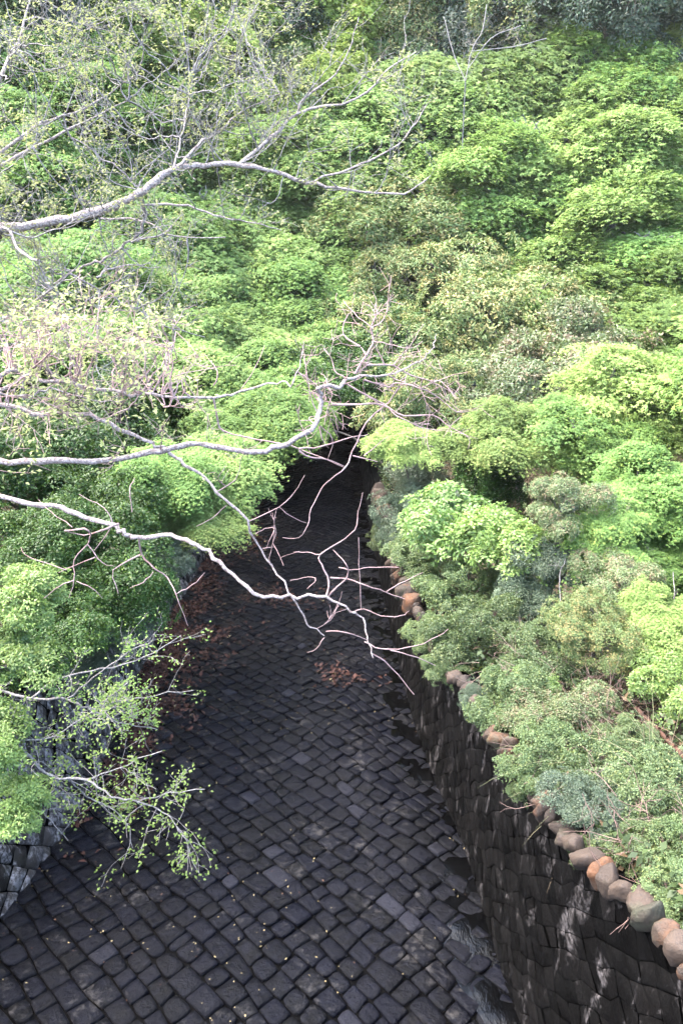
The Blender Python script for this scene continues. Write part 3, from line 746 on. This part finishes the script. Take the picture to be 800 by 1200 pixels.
# ------------------------------------------------------------------ the bare trees
class Branchy:
    def __init__(s, seed): s.g = np.random.default_rng(seed); s.tips = []; s.paths = []
    def limb(s, tb, px, d0, d1, r0, r1, sub=4, sides=9, pre=None, jit=.010):
        """px: traced picture points; depths d0..d1 metres; radii in metres"""
        n = len(px); ds = np.linspace(d0, d1, n) + s.g.normal(0, .05, n)
        P3 = [P(u, v, d) for (u, v), d in zip(px, ds)]
        if pre is not None: P3 = list(pre) + P3
        q = smooth_poly(P3, sub); q[1:-1] += s.g.normal(0, jit, (len(q) - 2, 3))
        r = np.linspace(0, 1, len(q)); rad = r0 * (1 - r ** 1.3) + r1 * r ** 1.3
        rad = rad * s.g.uniform(.86, 1.17, len(q)); tb.add(q, rad, sides); s.paths.append((q, rad)); return q
    def twig(s, tb, p, d, L, r, lev, kink=.28, up=.0, sides=4, split=2.6):
        g = s.g; n = max(3, int(L / .09)); pts = [p]; d = norm(d)
        for i in range(n):
            d = norm(d + g.normal(0, kink, 3) * .6 + np.array([0, 0, up * .15])); pts.append(pts[-1] + d * L / n)
        pts = np.array(pts); tb.add(pts, np.linspace(r, max(.0022, r * .35), n + 1), sides); s.tips.append((pts[-1], d))
        if lev > 0:
            for _ in range(max(1, int(g.poisson(split)))):
                i = g.integers(max(1, n // 4), n + 1); dd = norm(d + g.normal(0, .75, 3) + np.array([0, 0, up * .2]))
                s.twig(tb, pts[i], dd, L * g.uniform(.4, .75), max(.0025, r * .55), lev - 1, kink, up, sides, split)
                if g.random() < .5: s.tips.append((pts[i], dd))
    def sprout(s, tb, paths, per_m, L, r, lev, up=.3, spread=1.0, from_=0.0, split=2.6):
        for q, rad in paths:
            seg = np.linalg.norm(np.diff(q, axis=0), axis=1).sum(); m = s.g.poisson(per_m * seg)
            for _ in range(m):
                i = int(s.g.uniform(from_, 1) * (len(q) - 2)); t_ = norm(q[i + 1] - q[i])
                d = norm(t_ * .6 + s.g.normal(0, 1, 3) * spread + np.array([0, 0, up]))
                s.twig(tb, q[i], d, L * s.g.uniform(.5, 1.2), min(r, rad[i] * .6), lev, up=up, split=split)
    def leafcloud(s, name, parent, mat, per, L, W, spread, keep=1.0, star=False):
        g = s.g; T = [t for t in s.tips if g.random() < keep]
        if not T: return
        p = np.array([t[0] for t in T]); d = np.array([t[1] for t in T]); k = g.integers(max(1, per // 2), per + 1, len(p)); idx = np.repeat(np.arange(len(p)), k); n = len(idx)
        pos = p[idx] + g.normal(0, spread, (n, 3)); dr = d[idx] + g.normal(0, .6, (n, 3)); nn = g.normal(0, .6, (n, 3)) + np.array([0, 0, 1.])
        V, Fq, TT, Y = leaves(pos, nn, dr, L * g.uniform(.6, 1.3, n), W * g.uniform(.7, 1.2, n), g.random(n), np.zeros(n), star, g)
        link(name, np_mesh(name, V, Fq, M[mat], {'tint': TT, 'young': Y}), parent)

# lower bare tree: trunk out of view on the left bank, its limbs over the channel
gz = ground(-7.2, 5.2); rt = empty('bare_tree', (-7.2, 5.2, gz)); off = np.array(rt.location)
b = Branchy(31); trunk = Tubes(); T0 = np.array([-7.2, 5.2, gz])
fork = P(-110, 545, 7.0); trunk.add(smooth_poly([T0 - [0, 0, .6], T0 + [.2, .1, 1.0], T0 * .5 + fork * .5 + [-.35, 0, .1], fork], 5), np.linspace(.2, .04, 16), 12)
limbs = Tubes(); px2m = 4.9 / F
def LB_(px, d0, d1, a, c, **k): return b.limb(limbs, px, d0, d1, a * px2m * .56, c * px2m * .6, **k)
B1 = LB_([(-110, 545), (-60, 546), (0, 542), (60, 539), (125, 539), (190, 528), (235, 520), (290, 530), (330, 523), (361, 507), (374, 486), (375, 466), (374, 454), (397, 453), (406, 444)], 7.0, 7.3, 9.5, 5.2)
LB_([(406, 444), (429, 441), (455, 440), (476, 432), (497, 419), (507, 406), (511, 391)], 7.3, 7.5, 4.5, .8)
LB_([(-110, 545), (-60, 500), (0, 474), (50, 486), (105, 486), (150, 507), (185, 522), (200, 532), (225, 550), (265, 585), (290, 612), (310, 655), (340, 695), (360, 730), (380, 745)], 7.0, 7.6, 7.5, 1.6)
LB_([(-60, 500), (0, 442), (30, 437), (45, 445), (100, 452), (145, 460), (190, 464), (250, 467), (280, 460), (325, 447), (340, 452), (350, 430), (356, 400)], 6.9, 7.0, 6.5, 1.0)
LB_([(-60, 500), (0, 460), (20, 448), (36, 436), (42, 428)], 6.95, 6.8, 6, 2)
LB_([(0, 460), (40, 463), (60, 456), (110, 470), (150, 468)], 6.9, 6.9, 3.5, 1)
LB_([(-110, 545), (-60, 560), (0, 581), (50, 592), (90, 602), (135, 617), (150, 625), (165, 629), (200, 628), (225, 637), (250, 652), (280, 680), (300, 695), (340, 700), (382, 699)], 7.0, 6.6, 8, 3.6)
C1 = b.paths[-1]
LB_([(382, 699), (410, 715), (427, 727), (430, 747), (437, 771)], 6.6, 6.7, 3.2, 1.4)
thick = list(b.paths)
twigs = Tubes()
def TW(px, d, a=1.6, c=.7, dd=.1): b.limb(twigs, px, d, d + dd, a * px2m * .80, c * px2m * .7, sub=3, sides=5, jit=.003); b.tips.append((b.paths[-1][0][-1], np.array([0, 0, 1.])))
for px, a in (([(250, 467), (255, 490), (262, 505), (300, 515), (340, 522), (360, 530), (385, 540), (405, 549)], 2.4), ([(416, 438), (429, 416), (437, 398), (434, 385), (441, 369), (447, 356)], 3.2),
              ([(437, 400), (452, 403), (454, 413)], 1.4), ([(422, 406), (402, 392), (406, 371), (413, 365)], 1.8), ([(429, 416), (422, 406)], 2), ([(406, 444), (392, 434), (389, 421), (379, 408)], 1.8),
              ([(406, 450), (429, 463), (450, 474), (465, 487), (494, 501), (518, 505)], 2.2), ([(426, 445), (455, 453), (465, 449), (492, 455), (513, 466), (534, 482), (560, 480)], 2.2),
              ([(389, 474), (423, 474), (447, 474), (473, 487), (507, 487), (526, 500), (549, 513), (548, 526)], 2.6), ([(429, 428), (460, 428), (481, 440), (507, 448), (534, 463)], 2.2),
              ([(468, 453), (455, 471), (429, 495), (413, 529), (405, 547), (387, 562), (376, 574), (365, 596), (361, 615), (350, 630), (331, 630)], 1.9), ([(350, 526), (376, 524), (413, 512), (431, 509)], 2.2),
              ([(350, 528), (363, 536), (384, 538), (405, 547)], 2.2), ([(413, 534), (442, 541)], 1.5), ([(426, 534), (455, 511)], 1.2), ([(350, 437), (368, 449), (374, 456)], 1.6), ([(375, 499), (390, 515), (384, 538)], 1.4),
              ([(375, 466), (366, 460), (376, 475), (389, 474)], 1.8), ([(381, 452), (389, 462), (383, 480), (380, 498)], 1.8), ([(368, 497), (362, 490), (370, 488)], 1.6), ([(455, 440), (468, 446), (476, 440)], 1.6),
              ([(374, 500), (378, 515), (385, 525)], 1.6), ([(460, 428), (480, 405), (496, 380)], 1.0), ([(452, 403), (480, 408), (495, 400)], 1.0), ([(437, 385), (420, 372), (402, 352)], 1.2), ([(436, 392), (420, 380), (396, 376)], 1.),
              ([(441, 369), (450, 362), (458, 365)], 1.), ([(434, 385), (446, 378), (452, 368), (455, 350)], 1.1), ([(507, 448), (530, 440), (548, 436)], 1.), ([(492, 455), (504, 480), (516, 500)], .9), ([(526, 500), (540, 488)], .8),
              ([(292, 611), (327, 594), (345, 577), (357, 557)], 1.2), ([(327, 594), (339, 604), (359, 613)], 1.), ([(299, 626), (310, 620), (322, 619), (316, 632), (312, 643)], 1.1), ([(308, 643), (322, 641)], 1.3),
              ([(266, 592), (249, 607), (230, 617)], 1.), ([(250, 452), (255, 435), (240, 415)], 1.6), ([(190, 464), (205, 445), (230, 425)], 1.2), ([(280, 460), (300, 430), (310, 405)], 1.)): TW(px, 7.35, a)
for px, a in (([(382, 699), (385, 682), (377, 662), (375, 650), (397, 635), (415, 621), (420, 600), (425, 577)], 2.0), ([(375, 650), (360, 647), (344, 647)], 1.2), ([(385, 699), (395, 687), (407, 675), (405, 660), (390, 644)], 2.0),
              ([(387, 677), (407, 679), (427, 686), (452, 694), (474, 702)], 1.7), ([(452, 694), (467, 684), (495, 671)], 1.3), ([(397, 665), (415, 668), (432, 665), (467, 665)], 1.2), ([(420, 630), (421, 675), (423, 715)], 1.),
              ([(415, 717), (426, 714), (447, 722), (470, 722), (479, 716)], 1.3), ([(427, 752), (447, 761), (477, 759), (505, 750), (525, 737)], 1.4), ([(457, 762), (480, 767), (510, 780)], 1.2), ([(434, 765), (450, 775), (467, 792), (485, 814)], 1.4),
              ([(382, 740), (405, 741), (430, 750)], 1.4), ([(380, 747), (370, 760), (360, 765)], 1.), ([(360, 690), (370, 680), (362, 676), (340, 680)], .9), ([(139, 614), (120, 621), (99, 627), (76, 622)], 2.4), ([(76, 622), (99, 620), (106, 626), (103, 638), (87, 656), (87, 680), (81, 701)], 1.9),
              ([(103, 638), (120, 660), (133, 663)], 1.4), ([(87, 680), (69, 687), (52, 701)], 1.3), ([(90, 681), (108, 689), (120, 701)], 1.2), ([(112, 653), (87, 663), (69, 671)], 1.3), ([(78, 668), (54, 660), (30, 650), (25, 641)], 1.),
              ([(132, 612), (123, 596), (93, 579)], 1.2), ([(129, 620), (111, 645)], 1.2), ([(165, 650), (133, 668), (139, 696)], 1.8), ([(163, 632), (166, 650), (180, 665), (196, 677), (207, 698), (220, 733)], 2.2), ([(207, 696), (225, 686), (240, 671)], 1.), ([(180, 670), (168, 683), (153, 689)], 1.1),
              ([(85, 618), (60, 600), (45, 585)], 1.), ([(155, 600), (152, 575), (158, 560)], 1.2)): TW(px, 6.65, a)
b.sprout(twigs, [q for q in b.paths[9:] if q[0][:, 0].min() > -.3 and q[0][:, 2].min() > -3.35], 8.5, .28, .0040, 1, up=.1)
# fine twigs and buds on the left part
b.tips = []
b.sprout(twigs, thick[:1] + thick[2:6], 1.6, .45, .007, 2, up=.35)
left_tips = [t for t in b.tips if t[0][0] < -1.2]
bare = [t for t in b.tips if t[0][0] >= -1.2]
q = [(P(u, v, 6.9 + b.g.normal(0, .25)), norm(b.g.normal(0, 1, 3))) for u, v in zip(b.g.uniform(-10, 215, 75), b.g.uniform(375, 480, 75))]
for p0, d0 in q:
    tgt = min((pt for path in thick[2:6] for pt in path[0]), key=lambda w: np.linalg.norm(w - p0))
    twigs.add(curve_pts(tgt, p0, 6, .1, b.g), np.linspace(.009, .004, 6), 4); b.twig(twigs, p0, d0, .4, .005, 2, up=.3)
b.tips = [t for t in b.tips if t[0][0] < -1.1]
for nm, tb, mt in (('trunk', trunk, 'bark_pale'), ('limbs', limbs, 'bark_pale'), ('twigs', twigs, 'twig_pink')):
    o = link(nm, tb.mesh(nm, M[mt]), rt); o.location = -off
o = b.leafcloud('buds', rt, 'bud', 5, .055, .025, .03, keep=.6)
for ch in rt.children:
    if ch.name.startswith('buds'): ch.location = -off
tag(rt, 'nearly leafless tree reaching knotty pale limbs over the channel from the left', 'tree')

# upper budding tree
gz = ground(-9.5, 9.0); rt = empty('budding_tree', (-9.5, 9.0, gz)); off = np.array(rt.location)
b = Branchy(57); trunk = Tubes(); T0 = np.array([-9.5, 9.0, gz]); px2m = 10.0 / F
fork = P(-90, 290, 10.0); trunk.add(smooth_poly([T0 - [0, 0, .6], T0 + [.2, .1, 1.2], T0 * .45 + fork * .55 + [-.3, 0, .2], fork], 5), np.linspace(.28, .07, 16), 12)
limbs = Tubes(); twigs = Tubes()
LB_([(-90, 290), (-40, 275), (0, 267), (27, 266), (82, 255), (124, 244), (160, 229), (179, 215), (203, 198), (240, 194), (264, 192), (308, 198), (360, 213), (408, 222), (472, 226), (504, 206)], 10, 10.8, 11.5, 1)
LB_([(-90, 290), (-60, 230), (0, 180), (50, 145), (100, 128), (160, 88)], 10.5, 11.5, 6, 1.2)
LB_([(-60, 230), (0, 195), (80, 152), (150, 118)], 10.5, 11, 4.5, 1)
LB_([(-90, 290), (-50, 200), (0, 90), (25, 40), (40, -20)], 10, 11, 6, 1.2)
LB_([(-90, 290), (-40, 300), (5, 268), (22, 292), (45, 305)], 10, 9.5, 5, 2)
for px, a in (([(212, 194), (232, 170), (260, 152), (284, 130), (328, 110)], 3.6), ([(280, 192), (320, 160), (348, 134), (416, 116), (456, 80), (488, 60)], 4), ([(348, 134), (356, 116), (392, 86), (412, 50), (420, 20)], 2.6),
              ([(368, 213), (412, 196), (448, 180), (476, 160), (500, 122)], 2.6), ([(162, 227), (168, 242), (166, 270), (148, 285), (124, 303), (102, 310), (82, 320), (60, 339), (66, 363), (69, 400), (66, 440)], 4.2),
              ([(168, 240), (220, 242), (260, 255), (300, 262), (330, 270)], 2.6), ([(118, 256), (165, 258), (206, 277), (264, 278)], 2.4), ([(160, 219), (132, 192), (82, 160)], 2.4), ([(113, 325), (132, 314), (176, 308)], 2.6),
              ([(154, 284), (192, 273), (214, 251)], 2.4), ([(203, 198), (212, 165), (220, 120), (222, 95)], 2.0), ([(60, 339), (30, 360), (-10, 385)], 2.5), ([(82, 320), (130, 345), (190, 380), (240, 395)], 2.6), ([(66, 363), (80, 335), (95, 322)], 2)):
    LB_(px, 10.3 + b.g.uniform(-.4, .5), 10.6 + b.g.uniform(-.4, .8), a * .95, .9, sides=6)
b.sprout(twigs, b.paths[:1], 2.4, .9, .010, 3, up=.5, from_=.15)
b.sprout(twigs, b.paths[1:5], 3.6, .9, .011, 3, up=.4)
b.sprout(twigs, b.paths[5:], 3.0, .75, .010, 2, up=.4)
mt = list(b.tips)
for _ in range(110):                                     # finer sprays: upper left and the pale mist below the limb
    u, v = (b.g.uniform(-20, 330), b.g.uniform(20, 220)) if b.g.random() < .6 else (b.g.uniform(-20, 230), b.g.uniform(290, 420))
    p0 = P(u, v, 10.8 + b.g.normal(0, .4)); tgt = min((pt for path in b.paths for pt in path[0]), key=lambda w: np.linalg.norm(w - p0))
    twigs.add(curve_pts(tgt, p0, 8, .08, b.g), np.linspace(.014, .007, 8), 4); b.twig(twigs, p0, norm(p0 - tgt) + [0, 0, .3], .8, .008, 3, up=.35)
for nm, tb, mt_ in (('trunk', trunk, 'bark_pale'), ('limbs', limbs, 'bark_pale'), ('twigs', twigs, 'bark_grey')):
    o = link(nm, tb.mesh(nm, M[mt_]), rt); o.location = -off
b.leafcloud('buds', rt, 'bud', 5, .06, .026, .035, keep=.5)
for ch in rt.children:
    if ch.name.startswith('buds'): ch.location = -off
tag(rt, 'budding tree with one thick pale limb sweeping across the upper left', 'tree')

# sapling over the left wall
def sapling(name, base, fork_px, groups, d, label, seed, leafy, trunk_r=.05, px_d=None, spr=2.5, tl=.45, cat='sapling', leafsz=(.06, .035), mat='bark_grey', lev=2, per=7):
    global b, limbs, px2m
    x, y_ = base; gz = ground(x, y_); rt = empty(name, (x, y_, gz)); off = np.array(rt.location)
    b = Branchy(seed); limbs = Tubes(); tw = Tubes(); px2m = d / F
    f = P(*fork_px, d)
    st = Tubes(); st.add(smooth_poly([np.array([x, y_, gz - .4]), np.array([x, y_, gz + .3]) * .6 + f * .4, f], 5), np.linspace(trunk_r, trunk_r * .6, 11), 8)
    for px, a in groups: LB_(px, d, d + b.g.uniform(-.2, .4), a, .8, sides=6)
    if spr: b.sprout(tw, b.paths, spr, tl, .007, lev, up=.15, split=2.2, spread=.7)
    for nm, tb in (('stem', st), ('limbs', limbs), ('twigs', tw)):
        if tb.n: o = link(nm, tb.mesh(nm, M[mat]), rt); o.location = -off
    for q, rad in b.paths: b.tips.append((q[-1], norm(q[-1] - q[-2])))
    if leafy:
        b.leafcloud('leaves', rt, 'sapling', per, leafsz[0], leafsz[1], .05, keep=leafy)
        for ch in rt.children:
            if ch.name.startswith('leaves'): ch.location = -off
    tag(rt, label, cat)
sapling('leafing_sapling', (-6.0, 8.6), (-45, 850), [
    ([(-45, 850), (0, 862), (20, 874), (36, 887), (62, 910), (101, 913), (130, 933), (162, 939), (192, 952), (211, 975), (234, 1024)], 3.6),
    ([(-45, 850), (0, 862), (32, 868), (65, 861), (107, 834), (150, 800)], 2.2), ([(84, 915), (101, 933), (123, 942), (149, 965), (156, 994)], 1.6),
    ([(-45, 850), (0, 862), (16, 936), (42, 946), (65, 968), (80, 985)], 1.6), ([(101, 913), (140, 900), (190, 880)], 1.4), ([(162, 939), (200, 930), (240, 925)], 1.3)],
    9.2, 'small leafing sapling arching low over the paving by the left wall', 71, .9, spr=5.5, tl=.40, lev=2, leafsz=(.042, .028), per=5)
sapling('leafing_sapling', (-6.2, 11.5), (-45, 812), [
    ([(-45, 812), (0, 810), (36, 819), (78, 819), (104, 830), (136, 822), (169, 817), (227, 809)], 3.0),
    ([(36, 819), (70, 795), (120, 785), (170, 770), (212, 745)], 2.2), ([(78, 819), (110, 795), (150, 765), (180, 750)], 1.8), ([(104, 830), (140, 845), (185, 855)], 1.5)],
    10.4, 'upper leafing sapling with grey twigs in front of the lichened wall', 72, .75, spr=5, tl=.42, lev=2, leafsz=(.042, .028), per=4)
# thin pale saplings on the right bank
sapling('bare_sapling', (float(P(640, 760, 15)[0]), float(P(640, 760, 15)[1])), (645, 762), [
    ([(645, 762), (655, 735), (656, 700), (655, 675), (662, 655)], 1.6), ([(656, 732), (668, 722), (695, 717)], 1.4), ([(655, 725), (640, 718), (625, 716)], .9)],
    14.5, 'thin white bare sapling forking above the wall top shrubs', 73, 0, trunk_r=.03, spr=.8, tl=.3, lev=1)
sapling('bare_sapling', (float(P(830, 760, 14)[0]), float(P(830, 760, 14)[1])), (815, 745), [
    ([(815, 745), (795, 735), (770, 712), (762, 700), (745, 690)], 1.5), ([(785, 727), (790, 700), (788, 670)], 1.0), ([(815, 780), (780, 772), (745, 762)], 1.2)],
    13.5, 'thin pale bare branch reaching in at the right edge', 74, 0, trunk_r=.03, spr=.8, tl=.3, lev=1)
sapling('bare_tree', (float(P(545, 190, 44)[0]), float(P(545, 190, 44)[1])), (545, 95), [
    ([(545, 95), (552, 60), (565, 35), (570, 5)], 1.0), ([(548, 80), (575, 45), (610, 30)], .8), ([(545, 95), (530, 60), (520, 20)], .8), ([(552, 60), (600, 55), (640, 45)], 1.)],
    40, 'slender bare tree standing in front of the brown tinged evergreen at the top', 75, 0, trunk_r=.05, spr=2.5, tl=1.4, lev=2, cat='tree')

# ------------------------------------------------------------------ wall top details: grass tussock, dead twigs, iron fence
def tussock(u, v, n, L, label, lean, seed):
    p, t_ = march(u, v, .35); g = np.random.default_rng(seed); gz = ground(p[0], p[1])
    rt_loc = np.array([p[0], p[1], gz]); V, Fq, T, Y = [], [], [], []; k = 0
    for i in range(n):
        base = g.normal(0, .22, 3) * [1, 1, 0]; d = norm(np.array([lean[0], lean[1], 1.5]) + g.normal(0, .45, 3)); ll = L * g.uniform(.5, 1.2); pt = base.copy(); pts = [pt.copy()]
        for s in range(6): d = norm(d + np.array([0, 0, -.14 * (1 + s * .4)])); pt = pt + d * ll / 6; pts.append(pt.copy())
        sd = norm(np.cross(d, [0, 0, 1.])) * .0045; tt, yy = g.random(), float(g.random() < .25)
        for s, q in enumerate(pts): w = 1 - s / 6.5; V += [q - sd * w, q + sd * w]
        for s in range(6): a = k + 2 * s; Fq.append((a, a + 1, a + 3, a + 2)); T.append(tt); Y.append(yy)
        k += 14
    o = link('grass_tussock', np_mesh('grass_tussock', np.array(V), Fq, M['straw'], {'tint': T, 'young': Y}), None, tuple(rt_loc)); tag(o, label, 'grass')
tussock(785, 905, 200, 1.45, 'tussock of long arching grass blades, the larger one over the wall shrubs', (-.5, -.3), 1)
tussock(812, 960, 130, 1.3, 'grass tussock at the right edge above the nearest coping stones', (-.7, -.2), 2)
tussock(728, 915, 80, 1.2, 'sparse tuft of dry blades left of the larger tussock', (-.7, -.4), 3)
def brush(u, v, n, L, h, label, seed, flat=.3, sp=.35):
    p, t_ = march(u, v, h); g = np.random.default_rng(seed); tb = Tubes(); bb = Branchy(seed)
    for i in range(n):
        s0 = g.normal(0, sp, 3) * [1, 1, .2]; bb.twig(tb, s0, norm(g.normal(0, 1, 3) * [1, 1, flat]), L * g.uniform(.4, 1.), .0045, 1, sides=3)
    o = link('dead_brushwood', tb.mesh('dead_brushwood', M['deadtwig'], attrs=True), None, tuple(p)); tag(o, label, 'brushwood')
brush(672, 812, 70, .7, .25, 'tangle of pinkish dead twigs beside the bare sapling', 5)
brush(690, 920, 35, .5, .4, 'grey twigs sprawling over the middle coping stones', 6)
brush(795, 1000, 40, .5, .4, 'grey twigs sprawling over the nearest coping stones', 7)
brush(605, 765, 35, .5, .4, 'grey twigs on the shrub by the double coping stones', 8)
brush(700, 880, 40, .6, .5, 'pale twigs rising from the dense wall top shrub', 15)
brush(780, 980, 40, .6, .5, 'pale twigs over the shrub at the right edge', 16)
brush(620, 800, 40, .6, .55, 'pale twigs among the light green wall top shrub', 17)
brush(720, 840, 50, .6, .25, 'dead stalks in front of the iron fence', 9)

def tube_obj(name, pts, r, mat, parent, off, sides=8):
    tb = Tubes(); tb.add(np.array(pts) - off, [r] * len(pts), sides); return link(name, tb.mesh(name, M[mat]), parent)
a0, _ = march(745, 830, .55); a1, _ = march(825, 912, .55)
a0 = np.array(a0); a1 = np.array(a1); rt = empty('iron_fence', (a0[0], a0[1], ground(a0[0], a0[1]))); off = np.array(rt.location)
tube_obj('rail', [a0, a0 * .5 + a1 * .5, a1], .032, 'rust', rt, off); tube_obj('rail', [a0 - [0, 0, .38], a1 - [0, 0, .38]], .026, 'rust', rt, off)
for f in np.linspace(.02, .98, 9):
    q = a0 * (1 - f) + a1 * f; tube_obj('post', [(q[0], q[1], ground(q[0], q[1]) - .2), (q[0], q[1], q[2] + .05)], .024, 'rust', rt, off)
tag(rt, 'low rusty iron fence at the right edge behind the wall top shrubs', 'fence')
# ------------------------------------------------------------------ thin bright air
import bmesh
hm = bpy.data.materials.new('thin_haze'); hm.use_nodes = True; ht = hm.node_tree; ht.nodes.clear()
hv = ht.nodes.new('ShaderNodeVolumePrincipled'); ho = ht.nodes.new('ShaderNodeOutputMaterial')
hv.inputs['Color'].default_value = (.95, .94, .90, 1); hv.inputs['Density'].default_value = .00017; hv.inputs['Anisotropy'].default_value = .2
ht.links.new(hv.outputs[0], ho.inputs['Volume'])
hb = bmesh.new(); bmesh.ops.create_cube(hb, size=1.0); me = bpy.data.meshes.new('haze'); hb.to_mesh(me); hb.free(); me.materials.append(hm)
zs = [v.co.z for v in bpy.data.objects['hillside_ground'].data.vertices]; z0, z1 = min(zs) - 4, max(zs) + 22
o = link('haze', me, None, (0, 66, (z0 + z1) / 2)); o.scale = (230, 180, z1 - z0); tag(o, 'thin bright haze in the humid air', kind='stuff')
print('objects', len(bpy.data.objects), 'polys', sum(len(m.polygons) for m in bpy.data.meshes))
